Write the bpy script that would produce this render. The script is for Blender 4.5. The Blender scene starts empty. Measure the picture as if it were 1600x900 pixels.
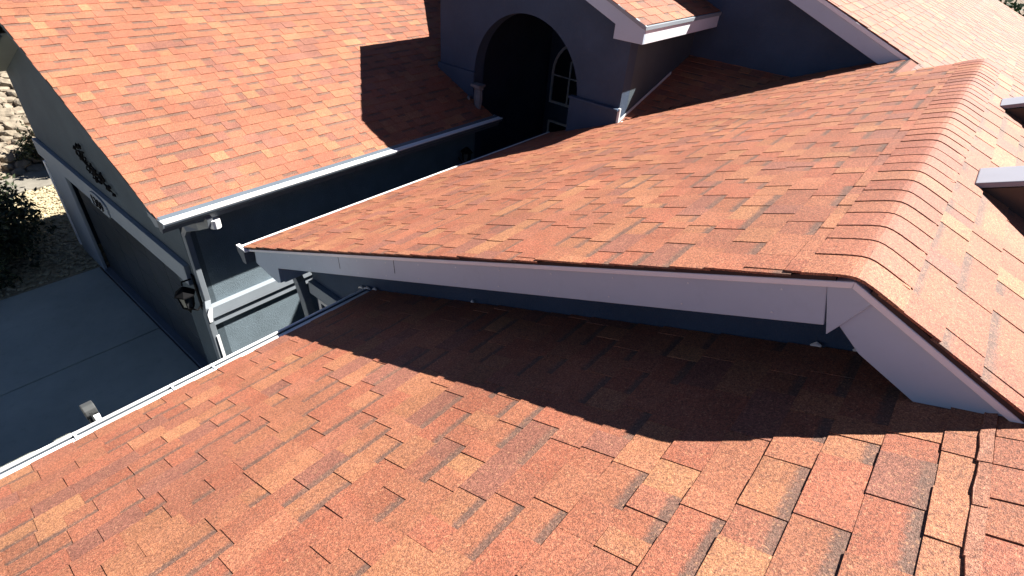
import bpy, bmesh, math, random
from mathutils import Vector, Matrix, noise as mnoise

# ------------------------------------------------------------------ camera, world, sun, exposure
S = 1.9                      # metres per layout unit
GZ = 3.05                    # ground lies this many layout units under the camera
M = 5.0 / 12.0               # roof pitch
scene = bpy.context.scene
C = scene.collection
RC = ((0.64106312, -0.76439533, 0.06883212),
      (-0.40672427, -0.41441314, -0.81414809),
      (0.65085593, 0.49392462, -0.57656311))
FPX = 853.965
cam = bpy.data.cameras.new('camera')
cam.sensor_width = 36.0
cam.lens = FPX / 1600 * 36
cam.clip_start = 0.05
cam.clip_end = 3000
camo = bpy.data.objects.new('camera', cam)
C.objects.link(camo)
cm = Matrix(((RC[0][0], -RC[1][0], -RC[2][0]),
             (RC[0][1], -RC[1][1], -RC[2][1]),
             (RC[0][2], -RC[1][2], -RC[2][2]))).to_4x4()
cm.translation = Vector((0, 0, GZ * S))
camo.matrix_world = cm
scene.camera = camo

L = Vector((0.78, -0.44, 1.0)).normalized()      # towards the sun
world = bpy.data.worlds.new('World')
scene.world = world
world.use_nodes = True
wn = world.node_tree
bg = wn.nodes['Background']
sky = wn.nodes.new('ShaderNodeTexSky')
sky.sky_type = 'NISHITA'
sky.sun_disc = False
sky.sun_elevation = math.asin(L.z)
sky.sun_rotation = math.atan2(L.x, L.y)
wn.links.new(sky.outputs[0], bg.inputs[0])
sky.altitude = 3000.0
sky.air_density = 0.42
sky.dust_density = 0.1
sky.ozone_density = 1.0
bg.inputs[1].default_value = 0.05
sun = bpy.data.lights.new('sun', 'SUN')
sun.energy = 5.0
sun.angle = math.radians(0.5)
sun.color = (1.0, 0.95, 0.88)
suno = bpy.data.objects.new('sun', sun)
suno.rotation_euler = (-L).to_track_quat('-Z', 'Y').to_euler()
suno.location = (20, -12, 30)
C.objects.link(suno)
scene.view_settings.view_transform = 'Standard'
scene.view_settings.look = 'None'
scene.view_settings.exposure = 1.66
scene.view_settings.gamma = 1.0
scene.view_settings.use_curve_mapping = False

random.seed(7)

# ------------------------------------------------------------------ helpers
def W(x, y, z):
    return Vector((x * S, y * S, (z + GZ) * S))

def project(p):
    q = (p.x, p.y, p.z - GZ * S)
    c = [sum(RC[i][j] * q[j] for j in range(3)) for i in range(3)]
    if c[2] < 0.05:
        return None
    return (800 + FPX * c[0] / c[2], 450 + FPX * c[1] / c[2])

def mesh_from(name, verts, faces, mat=None, smooth=False):
    me = bpy.data.meshes.new(name)
    me.from_pydata([tuple(v) for v in verts], [], faces)
    bm = bmesh.new(); bm.from_mesh(me)
    bmesh.ops.recalc_face_normals(bm, faces=bm.faces)
    bm.to_mesh(me); bm.free()
    if mat: me.materials.append(mat)
    if smooth:
        for p in me.polygons: p.use_smooth = True
    return me

def link(name, me, parent=None, loc=None):
    o = bpy.data.objects.new(name, me)
    C.objects.link(o)
    if loc is not None: o.location = loc
    if parent is not None: o.parent = parent
    return o

def centred(name, verts, faces, mat, parent=None, smooth=False, pworld=Vector((0, 0, 0))):
    c = sum(verts, Vector()) / len(verts)
    me = mesh_from(name, [v - c for v in verts], faces, mat, smooth)
    return link(name, me, parent, c - pworld)

class MB:
    """collects world-space geometry for one object"""
    def __init__(self): self.v = []; self.f = []
    def add(self, vs, fs):
        n = len(self.v)
        self.v += [Vector(v) for v in vs]
        self.f += [tuple(i + n for i in f) for f in fs]
        return self
    def box(self, x0, x1, y0, y1, z0, z1):
        vs = [W(x, y, z) for x in (x0, x1) for y in (y0, y1) for z in (z0, z1)]
        return self.add(vs, [(0, 1, 3, 2), (4, 6, 7, 5), (0, 4, 5, 1), (2, 3, 7, 6), (0, 2, 6, 4), (1, 5, 7, 3)])
    def prism(self, pts, ext):
        n = len(pts)
        e = Vector(ext) * S
        a = [W(*p) for p in pts]
        b = [p + e for p in a]
        fs = [tuple(range(n)), tuple(range(2 * n - 1, n - 1, -1))]
        fs += [(i, (i + 1) % n, n + (i + 1) % n, n + i) for i in range(n)]
        return self.add(a + b, fs)
    def strips(self, ys, top, bot, x0, x1):
        """solid wall in a plane x = const, made of columns; top/bot are functions of y"""
        n = len(ys)
        idx = []
        vs = []
        for y in ys:
            for x in (x0, x1):
                vs.append(W(x, y, bot(y))); vs.append(W(x, y, top(y)))
        fs = []
        for i in range(n - 1):
            a = 4 * i; b = a + 4
            fs += [(a, b, b + 1, a + 1), (a + 2, a + 3, b + 3, b + 2), (a, a + 2, b + 2, b), (a + 1, b + 1, b + 3, a + 3)]
        fs += [(0, 1, 3, 2), (4 * n - 4, 4 * n - 2, 4 * n - 1, 4 * n - 3)]
        return self.add(vs, fs)
    def tube(self, pts, r, n=8, flat=1.0):
        """round or flattened tube along world points"""
        pts = [Vector(p) for p in pts]
        base = len(self.v)
        rings = []
        for i, p in enumerate(pts):
            d = (pts[min(i + 1, len(pts) - 1)] - pts[max(i - 1, 0)]).normalized()
            up = Vector((0, 0, 1)) if abs(d.z) < 0.9 else Vector((1, 0, 0))
            s = d.cross(up).normalized(); t = s.cross(d)
            rr = r[i] if isinstance(r, (list, tuple)) else r
            rings.append([p + (s * math.cos(2 * math.pi * (k + .5) / n) + t * flat * math.sin(2 * math.pi * (k + .5) / n)) * rr for k in range(n)])
        vs = [v for g in rings for v in g]
        fs = []
        for i in range(len(pts) - 1):
            for k in range(n):
                fs.append((i * n + k, i * n + (k + 1) % n, (i + 1) * n + (k + 1) % n, (i + 1) * n + k))
        fs.append(tuple(range(n - 1, -1, -1))); fs.append(tuple((len(pts) - 1) * n + k for k in range(n)))
        return self.add(vs, fs)
    def build(self, name, mat, parent=None, bevel=0.0, smooth=False, pworld=None):
        pw = parent_world(parent) if pworld is None else pworld
        o = centred(name, self.v, self.f, mat, parent, smooth, pw)
        if bevel:
            md = o.modifiers.new('bevel', 'BEVEL'); md.width = bevel; md.segments = 2; md.limit_method = 'ANGLE'
        return o

PW = {}
def parent_world(p):
    v = Vector((0, 0, 0))
    while p is not None:
        v += p.location; p = p.parent
    return v

def thing(name, label, cat, loc, group=None):
    o = bpy.data.objects.new(name, None); C.objects.link(o)
    o.location = loc; o.empty_display_size = .2
    o['label'] = label; o['category'] = cat
    if group: o['group'] = group
    return o

# ------------------------------------------------------------------ materials
def new_mat(name):
    m = bpy.data.materials.new(name); m.use_nodes = True
    nt = m.node_tree
    return m, nt, nt.nodes['Principled BSDF']

def N(nt, t, **kw):
    n = nt.nodes.new(t)
    for k, v in kw.items():
        if k.startswith('i_'):
            n.inputs[k[2:].replace('_', ' ')].default_value = v
        else: setattr(n, k, v)
    return n

def paint(name, col, rough=.6, var=.12, scale=3.0, bump=.0, bscale=120, dirt=0.0, spec=.4):
    m, nt, bs = new_mat(name)
    geo = N(nt, 'ShaderNodeNewGeometry')
    nz = N(nt, 'ShaderNodeTexNoise', i_Scale=scale, i_Detail=6.0, i_Roughness=.65)
    nt.links.new(geo.outputs['Position'], nz.inputs['Vector'])
    mr = N(nt, 'ShaderNodeMapRange'); mr.inputs[1].default_value = .3; mr.inputs[2].default_value = .7
    mr.inputs[3].default_value = 1 - var; mr.inputs[4].default_value = 1 + var
    nt.links.new(nz.outputs[0], mr.inputs[0])
    mul = N(nt, 'ShaderNodeVectorMath', operation='SCALE'); mul.inputs[0].default_value = col
    nt.links.new(mr.outputs[0], mul.inputs['Scale'])
    out = mul.outputs[0]
    if dirt:
        n2 = N(nt, 'ShaderNodeTexNoise', i_Scale=scale * 9, i_Detail=5.0, i_Roughness=.7)
        nt.links.new(geo.outputs['Position'], n2.inputs['Vector'])
        r2 = N(nt, 'ShaderNodeMapRange'); r2.inputs[1].default_value = .55; r2.inputs[2].default_value = .75
        r2.inputs[3].default_value = 0; r2.inputs[4].default_value = dirt
        nt.links.new(n2.outputs[0], r2.inputs[0])
        mx = N(nt, 'ShaderNodeMix', data_type='RGBA')
        nt.links.new(r2.outputs[0], mx.inputs[0]); nt.links.new(out, mx.inputs[6])
        mx.inputs[7].default_value = (.12, .10, .08, 1)
        out = mx.outputs[2]
    nt.links.new(out, bs.inputs['Base Color'])
    bs.inputs['Roughness'].default_value = rough
    bs.inputs['Specular IOR Level'].default_value = spec
    if bump:
        n3 = N(nt, 'ShaderNodeTexNoise', i_Scale=bscale, i_Detail=4.0)
        nt.links.new(geo.outputs['Position'], n3.inputs['Vector'])
        bp = N(nt, 'ShaderNodeBump', i_Strength=bump, i_Distance=.01)
        nt.links.new(n3.outputs[0], bp.inputs['Height']); nt.links.new(bp.outputs[0], bs.inputs['Normal'])
    return m

def shingle_material():
    m, nt, bs = new_mat('asphalt_shingle')
    geo = N(nt, 'ShaderNodeNewGeometry')
    tint = N(nt, 'ShaderNodeAttribute', attribute_name='tint')
    cell = N(nt, 'ShaderNodeAttribute', attribute_name='cell')
    # granules: two sizes of coloured grains
    vor = N(nt, 'ShaderNodeTexVoronoi', i_Scale=330.0)
    nt.links.new(geo.outputs['Position'], vor.inputs['Vector'])
    hsv = N(nt, 'ShaderNodeSeparateColor'); nt.links.new(vor.outputs['Color'], hsv.inputs[0])
    g1 = N(nt, 'ShaderNodeMapRange'); g1.inputs[3].default_value = .56; g1.inputs[4].default_value = 1.44
    nt.links.new(hsv.outputs[0], g1.inputs[0])
    nz = N(nt, 'ShaderNodeTexNoise', i_Scale=95.0, i_Detail=3.0, i_Roughness=.7)
    nt.links.new(geo.outputs['Position'], nz.inputs['Vector'])
    g2 = N(nt, 'ShaderNodeMapRange'); g2.inputs[1].default_value = .3; g2.inputs[2].default_value = .7
    g2.inputs[3].default_value = .74; g2.inputs[4].default_value = 1.26
    nt.links.new(nz.outputs[0], g2.inputs[0])
    nl = N(nt, 'ShaderNodeTexNoise', i_Scale=1.3, i_Detail=5.0, i_Roughness=.6)
    nt.links.new(geo.outputs['Position'], nl.inputs['Vector'])
    g3 = N(nt, 'ShaderNodeMapRange'); g3.inputs[1].default_value = .3; g3.inputs[2].default_value = .7
    g3.inputs[3].default_value = .82; g3.inputs[4].default_value = 1.15
    nt.links.new(nl.outputs[0], g3.inputs[0])
    a = N(nt, 'ShaderNodeMath', operation='MULTIPLY'); nt.links.new(g1.outputs[0], a.inputs[0]); nt.links.new(g2.outputs[0], a.inputs[1])
    b = N(nt, 'ShaderNodeMath', operation='MULTIPLY'); nt.links.new(a.outputs[0], b.inputs[0]); nt.links.new(g3.outputs[0], b.inputs[1])
    # printed dark band under the next course, on the cells that carry it
    sep = N(nt, 'ShaderNodeSeparateXYZ'); nt.links.new(cell.outputs['Vector'], sep.inputs[0])
    n4 = N(nt, 'ShaderNodeTexNoise', i_Scale=70.0, i_Detail=2.0); nt.links.new(geo.outputs['Position'], n4.inputs['Vector'])
    j = N(nt, 'ShaderNodeMath', operation='MULTIPLY_ADD'); nt.links.new(n4.outputs[0], j.inputs[0]); j.inputs[1].default_value = .22
    nt.links.new(sep.outputs[1], j.inputs[2])
    bm_ = N(nt, 'ShaderNodeMapRange'); bm_.inputs[1].default_value = .68; bm_.inputs[2].default_value = .80
    nt.links.new(j.outputs[0], bm_.inputs[0])
    bb = N(nt, 'ShaderNodeMath', operation='MULTIPLY'); nt.links.new(bm_.outputs[0], bb.inputs[0]); nt.links.new(tint.outputs['Alpha'], bb.inputs[1])
    mx = N(nt, 'ShaderNodeMix', data_type='RGBA'); nt.links.new(bb.outputs[0], mx.inputs[0])
    nt.links.new(tint.outputs['Color'], mx.inputs[6]); mx.inputs[7].default_value = (.135, .078, .058, 1)
    nh = N(nt, 'ShaderNodeTexNoise', i_Scale=11.0, i_Detail=4.0, i_Roughness=.6, i_Distortion=.6); nt.links.new(geo.outputs['Position'], nh.inputs['Vector'])
    rh = N(nt, 'ShaderNodeMapRange'); rh.inputs[1].default_value = .42; rh.inputs[2].default_value = .68; rh.inputs[4].default_value = .30
    nt.links.new(nh.outputs[0], rh.inputs[0])
    mh = N(nt, 'ShaderNodeMix', data_type='RGBA'); nt.links.new(rh.outputs[0], mh.inputs[0]); nt.links.new(mx.outputs[2], mh.inputs[6])
    mh.inputs[7].default_value = (.285, .125, .080, 1)
    mx = mh
    # stray blond and dark grains
    vg = N(nt, 'ShaderNodeTexVoronoi', i_Scale=170.0); nt.links.new(geo.outputs['Position'], vg.inputs['Vector'])
    sg = N(nt, 'ShaderNodeSeparateColor'); nt.links.new(vg.outputs['Color'], sg.inputs[0])
    th = N(nt, 'ShaderNodeMath', operation='GREATER_THAN'); th.inputs[1].default_value = .93; nt.links.new(sg.outputs[1], th.inputs[0])
    th2 = N(nt, 'ShaderNodeMath', operation='MULTIPLY'); th2.inputs[1].default_value = .35; nt.links.new(th.outputs[0], th2.inputs[0])
    mg = N(nt, 'ShaderNodeMix', data_type='RGBA'); nt.links.new(th2.outputs[0], mg.inputs[0])
    nt.links.new(mx.outputs[2], mg.inputs[6]); mg.inputs[7].default_value = (.46, .24, .13, 1)
    td = N(nt, 'ShaderNodeMath', operation='GREATER_THAN'); td.inputs[1].default_value = .76; nt.links.new(sg.outputs[2], td.inputs[0])
    td2 = N(nt, 'ShaderNodeMath', operation='MULTIPLY'); td2.inputs[1].default_value = .42; nt.links.new(td.outputs[0], td2.inputs[0])
    mg0 = mg
    mg = N(nt, 'ShaderNodeMix', data_type='RGBA'); nt.links.new(td2.outputs[0], mg.inputs[0])
    nt.links.new(mg0.outputs[2], mg.inputs[6]); mg.inputs[7].default_value = (.115, .050, .038, 1)
    sc = N(nt, 'ShaderNodeVectorMath', operation='SCALE'); nt.links.new(mg.outputs[2], sc.inputs[0]); nt.links.new(b.outputs[0], sc.inputs['Scale'])
    nt.links.new(sc.outputs[0], bs.inputs['Base Color'])
    bs.inputs['Roughness'].default_value = .68
    bs.inputs['Specular IOR Level'].default_value = .34
    bp = N(nt, 'ShaderNodeBump', i_Strength=.55, i_Distance=.002)
    nt.links.new(vor.outputs['Distance'], bp.inputs['Height']); nt.links.new(bp.outputs[0], bs.inputs['Normal'])
    return m

m_shingle = shingle_material()
m_deck = paint('felt_underlay', (.045, .028, .025), .9, .2)
m_wall = paint('slate_stucco', (.066, .090, .108), .8, .16, 2.0, .6, 110, .15)
m_wall_sunlit = paint('sunlit_stucco', (.145, .190, .222), .85, .16, 2.5, .8, 90, .12)  # lighter copy of the wall stucco, sunlight put into its colour
m_wall_shaded = paint('shaded_stucco', (.040, .066, .112), .85, .16, 2.0, .6, 110, .15)  # darker copy of the wall stucco, shade put into its colour
m_fascia = paint('grey_fascia_paint', (.41, .495, .595), .55, .04, 1.2, .10, 30, .07)
m_trim = paint('white_trim_paint', (.74, .75, .79), .45, .04, 2, 0, 0, .05)
m_belt = paint('grey_trim_paint', (.25, .285, .32), .6, .06, 3, .15, 120)
m_soffit = paint('soffit_paint', (.20, .215, .21), .7, .06)
m_gutter = paint('grey_gutter_paint', (.11, .135, .165), .4, .08, 4)
m_cover = paint('white_gutter_cover', (.86, .87, .88), .35, .04, 6, 0, 0, .10)
m_flash = paint('galvanised_flashing', (.62, .66, .68), .4, .08, 9)
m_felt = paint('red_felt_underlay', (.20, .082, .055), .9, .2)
m_cap = paint('pale_grey_metal', (.27, .27, .31), .5, .06, 3, 0, 0, .05)
m_mask = paint('weathered_plaster', (.15, .155, .17), .7, .2, 9)
m_black = paint('black_iron', (.006, .006, .007), .8, .2, 3, 0, 0, 0, .1)
m_hood = paint('dark_grey_hood', (.05, .054, .055), .7, .1, 9)
m_glass_dark, _nt, _b = new_mat('dark_window_glass')
_b.inputs['Base Color'].default_value = (.015, .018, .024, 1); _b.inputs['Roughness'].default_value = .08
m_frame = paint('pale_window_frame', (.62, .60, .58), .5, .05)
m_door = paint('dark_garage_door', (.040, .046, .052), .32, .15, 3)
m_concrete = paint('driveway_concrete', (.42, .44, .385), .8, .16, .8, .25, 90, .22)
m_path = paint('weathered_path', (.19, .175, .145), .9, .3, 2.5, .4, 60, .4)
m_soil = paint('dry_soil', (.16, .12, .085), .95, .3, 3, .6, 40)
m_gravel = paint('gravel_bed', (.36, .295, .19), .9, .35, 14, .9, 45)
m_pebble = paint('pebble', (.38, .325, .21), .85, .3, 6, .3, 60)
m_stone = paint('fieldstone', (.215, .18, .135), .9, .5, 5, .9, 25)
m_leaf = paint('shrub_leaf', (.030, .045, .020), .55, .35, 8)
m_tleaf = paint('tree_leaf', (.05, .085, .03), .6, .4, 5)
m_bark = paint('bark', (.10, .075, .055), .9, .3, 12, .6, 40)
m_brownwall = paint('brown_glossy_panel', (.055, .038, .034), .3, .2, 3)

# ------------------------------------------------------------------ the house and its roof builder
house = thing('house', 'slate stucco house with orange shingled gable roofs and an arched entry', 'house', W(2.5, 2.5, -GZ))

PAL = [((.308, .117, .064), 7), ((.300, .100, .057), 5), ((.330, .136, .070), 5), ((.282, .104, .062), 4), ((.232, .093, .064), 3), ((.303, .107, .060), 5), ((.352, .158, .078), 1)]
PALX = [c for c, n in PAL for _ in range(n)]
CELLS = []      # (area, slope key, verts, faces, colour, cell attribute)
SLOPES = {}

def make_slope(key, label, O, U, V, NN, poly, v_first, e, umin, umax, vmax, wmul=1.0, thick=.02, shade=(1, 1, 1), courses=True):
    """deck polygon plus shingle cells. O origin (layout units), U along the courses, V up the slope"""
    O, U, V, NN = Vector(O), Vector(U), Vector(V), Vector(NN)
    mb = MB()
    pts = [O + U * p[0] + V * p[1] - NN * .006 for p in poly]
    mb.prism([tuple(p) for p in pts], tuple(-NN * thick))
    o = mb.build('roof_slope', m_deck, house)
    o['label'] = label
    SLOPES[key] = o
    if not courses: return o
    k = 0
    v = v_first
    while v < vmax:
        v0, v1 = v, min(v + e, vmax)
        jit = random.uniform(-.0008, .0008)
        u = umin(v0) - random.uniform(0, .12)
        last = random.random() < .5
        umx = max(umax(v0), umax(v1))
        prev = None
        while u < umx:
            w = random.choice((.05, .065, .08, .095, .115, .135)) * random.uniform(.85, 1.15) * wmul
            tooth = (not last) if random.random() < .93 else last
            last = tooth
            u2 = u + w
            lo, hi = v0 + jit, v1 + .012
            uml, uMl, umh, uMh = umin(lo), umax(lo), umin(hi), umax(hi)
            if abs(umh - uml) > .25: umh = uml = max(umh, uml)
            if abs(uMh - uMl) > .25: uMh = uMl = min(uMh, uMl)
            jl = random.uniform(-.003, .004); uml += jl; umh += jl
            a0, a1 = max(u, uml), min(u2, uMl)
            b0, b1 = max(u, umh), min(u2, uMh)
            if a1 - a0 > .006 or b1 - b0 > .006:
                a1 = max(a1, a0 + .0005); b1 = max(b1, b0 + .0005)
                g = .0004 if tooth else 0
                d = (.0024 if tooth else .0007) + random.uniform(0, .0006)
                du = .0004 if tooth else -.001
                c = random.choice(PALX)
                if prev and random.random() < .10: c = prev
                prev = c
                f = random.uniform(.92, 1.08)
                if not tooth: f *= .92
                col = (c[0] * f * shade[0], c[1] * f * shade[1], c[2] * f * shade[2])
                band = 1.0 if ((not tooth) and random.random() < .62) or random.random() < .10 else 0.0
                wob = [random.uniform(-.0007, .0007) for _ in range(4)]
                top = [O + U * (a0 + g) + V * (lo + wob[0]) + NN * d, O + U * (a1 - g) + V * (lo + wob[1]) + NN * (d + wob[2] * .5),
                       O + U * (b1 - g) + V * hi + NN * (du - .001), O + U * (b0 + g) + V * hi + NN * (du - .001)]
                bot = [p - NN * .0044 for p in top]
                vs = [W(*p) for p in top + bot]
                fs = [(0, 1, 2, 3), (4, 5, 1, 0), (5, 6, 2, 1), (7, 4, 0, 3), (7, 6, 5, 4)]
                pr = [project(p) for p in vs[:4]]
                area = 0
                if all(pr):
                    cx = sum(p[0] for p in pr) / 4; cy = sum(p[1] for p in pr) / 4
                    if -20 < cx < 1620 and -20 < cy < 920:
                        area = abs(sum(pr[i][0] * pr[(i + 1) % 4][1] - pr[(i + 1) % 4][0] * pr[i][1] for i in range(4))) / 2
                r = random.random()
                cell = [(0, 0, r), (1, 0, r), (1, 1, r), (0, 1, r)] * 2
                CELLS.append((area, key, vs, fs, (*col, band), cell))
            u = u2
        v += e; k += 1
    return o

def cell_attrs(me, cols, cells):
    a = me.color_attributes.new('tint', 'FLOAT_COLOR', 'POINT')
    b = me.attributes.new('cell', 'FLOAT_VECTOR', 'POINT')
    a.data.foreach_set('color', [x for c in cols for x in c])
    b.data.foreach_set('vector', [x for c in cells for x in c])

def raw_mesh(name, vs, fs, mat):
    me = bpy.data.meshes.new(name)
    me.from_pydata([tuple(v) for v in vs], [], fs)
    me.materials.append(mat)
    return me

n1 = math.sqrt(1 + M * M)
def left_frame(yr, zr):   # slope that faces +y (towards the left of the picture)
    return (0, 1), yr, zr
# plane constants  z = c -/+ M y
c1 = -0.7336; c2 = -0.4679; c3 = -2.7328; c5 = -0.4821; c4 = -0.7757
Ux = (1, 0, 0)
VL = (0, -1 / n1, M / n1); NL = (0, M / n1, 1 / n1)     # faces +y, climbs towards -y
VR = (0, 1 / n1, M / n1);  NR = (0, -M / n1, 1 / n1)    # faces -y, climbs towards +y
E1 = .0756

def rect(u0, u1, v0, v1): return [(u0, v0), (u1, v0), (u1, v1), (u0, v1)]
def cst(c): return lambda v: c

# front lower roof, left slope (the one in the foreground)
ye = 1.616; ze = c1 - M * ye
vm = (ye + .235) * n1
make_slope('front', 'foreground slope of the lower front roof, partly in shade', (0, ye, ze), Ux, VL, NL, rect(-2.2, 1.15, 0, vm + .085),
           -.002, E1, cst(-2.2), cst(1.15), vm)
# its right slope beyond the ridge
yR = -.345
zR = c1 - M * yR
make_slope('front_right', 'right slope of the lower front roof beyond its ridge', (0, -2.4, zR - M * (yR + 2.4) * 1.0), Ux, VR, NR,
           rect(-2.2, 1.15, 0, (2.4 + yR) * n1 - .03), .0, E1, cst(-2.2), cst(1.15), (2.4 + yR) * n1)
# main middle roof, left slope
ye2 = 2.425; ze2 = c2 - M * ye2
def um2(v):
    y = ye2 - v / n1
    if y > 1.84: return 3.54
    if y > .335: return min(4.5, 3.49 + (.767 - M * y) / .328)
    return 3.735
poly2 = [(.992, 0), (3.54, 0), (3.54, (ye2 - 1.84) * n1), (3.49, (ye2 - 1.84) * n1), (4.5, (ye2 - 1.046) * n1), (4.5, (ye2 - .369) * n1),
         (3.735, (ye2 - .369) * n1), (3.735, (ye2 - .05) * n1), (.992, (ye2 - .05) * n1)]
make_slope('middle', 'broad left slope of the middle roof ending in a white rake', (0, ye2, ze2), Ux, VL, NL, poly2, -.004, E1, cst(.984), um2, (ye2 - .07) * n1)
# middle roof, right slope
yb = -3.2; zb = c5 + M * yb
make_slope('middle_right', 'right slope of the middle roof, pale in the sun', (0, yb, zb), Ux, VR, NR, rect(.992, 3.735, 0, (-.016 - yb) * n1), .0, E1,
           cst(.984), cst(3.735), (.017 + .05 - yb) * n1 - .11)
# garage roof, right slope (faces the courtyard)
YG = 4.88
y3 = 2.965; z3 = c3 + M * y3
make_slope('garage', 'garage roof slope above the courtyard with a dark shadow at its far end', (0, y3, z3), Ux, VR, NR,
           [(.82, 0), (3.49, 0), (3.49, (3.6 - y3) * n1), (5.2, (3.6 - y3) * n1), (5.2, (YG - y3) * n1), (.82, (YG - y3) * n1)], -.004, .0775, cst(.815), lambda v: 3.49 if y3 + v / n1 < 3.6 else 5.2, (YG - y3) * n1)
zr3 = c3 + M * YG
make_slope('garage_left', 'far slope of the garage roof facing the gravel yard', (0, 6.06, zr3 - M * (6.06 - YG)), Ux, VL, NL,
           rect(.82, 5.2, 0, (6.06 - YG) * n1), 0, .0775, cst(.815), cst(5.2), (6.06 - YG) * n1)
# entry roof
zt = -.559; yt0 = 1.688; yt1 = 3.782; ytr = 2.735
make_slope('entry_right', 'sunlit right slope of the small entry roof', (0, yt0, zt), Ux, VR, NR, rect(3.337, 4.5, 0, (ytr - yt0) * n1), -.004, .0756,
           cst(3.33), cst(4.5), (ytr - yt0) * n1)
make_slope('entry_left', 'left slope of the small entry roof', (0, yt1, zt), Ux, VL, NL, rect(3.337, 4.5, 0, (yt1 - ytr) * n1), -.004, .0756,
           cst(3.33), cst(4.5), (yt1 - ytr) * n1)
# upper rear roof
yr4 = 2.477; zr4 = c4 + M * yr4
yq = -.62
XF4 = 11.1
make_slope('upper_right', 'long right slope of the upper rear roof, pale in the sun', (0, yq, c4 + M * yq), Ux, VR, NR,
           [(3.55, 0), (XF4, 0), (XF4, (yr4 - yq) * n1), (4.36, (yr4 - yq) * n1), (4.36, (.369 - yq) * n1), (3.55, (.369 - yq) * n1)], 0, .0775,
           lambda v: 3.55 if yq + v / n1 < .36 else 4.352, cst(XF4), (yr4 - yq) * n1)
make_slope('upper_left', 'hidden left slope of the upper rear roof', (0, 4.7, zr4 - M * (4.7 - yr4)), Ux, VL, NL,
           rect(4.36, XF4, 0, (4.7 - yr4) * n1), 0, .0775, cst(4.36), cst(XF4), (4.7 - yr4) * n1)
# small cricket roof between the entry and the upper gable, climbing away from the camera
mF = .328; nF = math.sqrt(1 + mF * mF)
def fy(v):     # valley with the middle roof: u runs along -y from y = 1.84
    x = 3.49 + v / nF
    return min(1.84 - ((.767 - mF * (x - 3.49)) / M), .8)
make_slope('cricket', 'small shaded roof pocket between the entry and the upper gable', (3.49, 1.84, -1.235), (0, -1, 0), (1 / nF, 0, mF / nF), (-mF / nF, 0, 1 / nF),
           [(0, 0), (fy(1.01 * nF) if False else .794, 1.01 * nF), (0, 1.01 * nF)], .0, .0756, cst(0.0), fy, 1.01 * nF)

# the 300 shingles that show largest stand as parts of their own, the rest of each slope is one field
CELLS.sort(key=lambda c: -c[0])
def hidden(c):
    p = sum(c[2][:4], Vector()) / 4 / S
    if c[1] == 'front' and p.x > 1.155: return True
    return False
singles, rest = [], []
for c in CELLS:
    (singles if len(singles) < 300 and c[0] > 0 and not hidden(c) else rest).append(c)
for area, key, vs, fs, col, cell in singles:
    ctr = sum(vs, Vector()) / len(vs)
    me = raw_mesh('shingle', [v - ctr for v in vs], fs, m_shingle)
    cell_attrs(me, [col] * len(vs), cell)
    p = SLOPES[key]
    link('shingle', me, p, ctr - parent_world(p))
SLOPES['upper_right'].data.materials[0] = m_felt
for key, so in SLOPES.items():
    vv, ff, cc, ce = [], [], [], []
    for area, k, vs, fs, col, cell in rest:
        if k != key: continue
        n = len(vv); vv += vs; ff += [tuple(i + n for i in f) for f in fs]
        cc += [col] * len(vs); ce += cell
    if not vv: continue
    pw = parent_world(so)
    me = raw_mesh('shingle_courses', [v - pw for v in vv], ff, m_shingle)
    cell_attrs(me, cc, ce)
    o = link('shingle_courses', me, so); o['kind'] = 'stuff'

# ------------------------------------------------------------------ ridge caps
def ridge_cap(parent, x, e, yr, zr, hw_l, hw_r, r=.018, rear=1.35, lift=.0038):
    ys = [hw_l, hw_l * .6, hw_l * .33, hw_l * .14, 0, -hw_r * .14, -hw_r * .33, -hw_r * .6, -hw_r]
    c = random.choice(PALX); f = random.uniform(.85, 1.08); col = (c[0] * f * .6 + .115, c[1] * f * .6 + .038, c[2] * f * .6 + .024, 0)
    vs, cell, cols = [], [], []
    sk = random.uniform(-.004, .004); x += random.uniform(-.003, .003); hw_l *= random.uniform(.97, 1.03); lift *= random.uniform(.75, 1.1)
    for j, (xx, dz) in enumerate(((x, lift), (x + e * rear, .0010))):
        for i, y in enumerate(ys):
            yy = y + random.uniform(-.0006, .0006)
            hw = hw_l if yy > 0 else hw_r
            zz = zr - M * (math.sqrt(yy * yy + r * r) - (math.sqrt(hw * hw + r * r) - hw)) + dz
            vs.append(W(xx + sk * y / hw_l, yr + yy, zz)); cell.append((i / 8, j * .4, 0)); cols.append(col)
    n = len(ys)
    for j in range(2 * n):
        vs.append(vs[j] - Vector((0, 0, .0055 * S))); cell.append(cell[j]); cols.append(col)
    fs = []
    for i in range(n - 1):
        fs.append((i, i + 1, n + i + 1, n + i))
        fs.append((2 * n + i, 2 * n + i + 1, i + 1, i))
    fs += [(2 * n, 0, n, 3 * n), (n - 1, 3 * n - 1, 4 * n - 1, 2 * n - 1)]
    ctr = sum(vs, Vector()) / len(vs)
    me = raw_mesh('ridge_cap', [v - ctr for v in vs], fs, m_shingle)
    bm = bmesh.new(); bm.from_mesh(me); bmesh.ops.recalc_face_normals(bm, faces=bm.faces); bm.to_mesh(me); bm.free()
    cell_attrs(me, cols, cell)
    return link('ridge_cap', me, parent, ctr - parent_world(parent))

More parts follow.
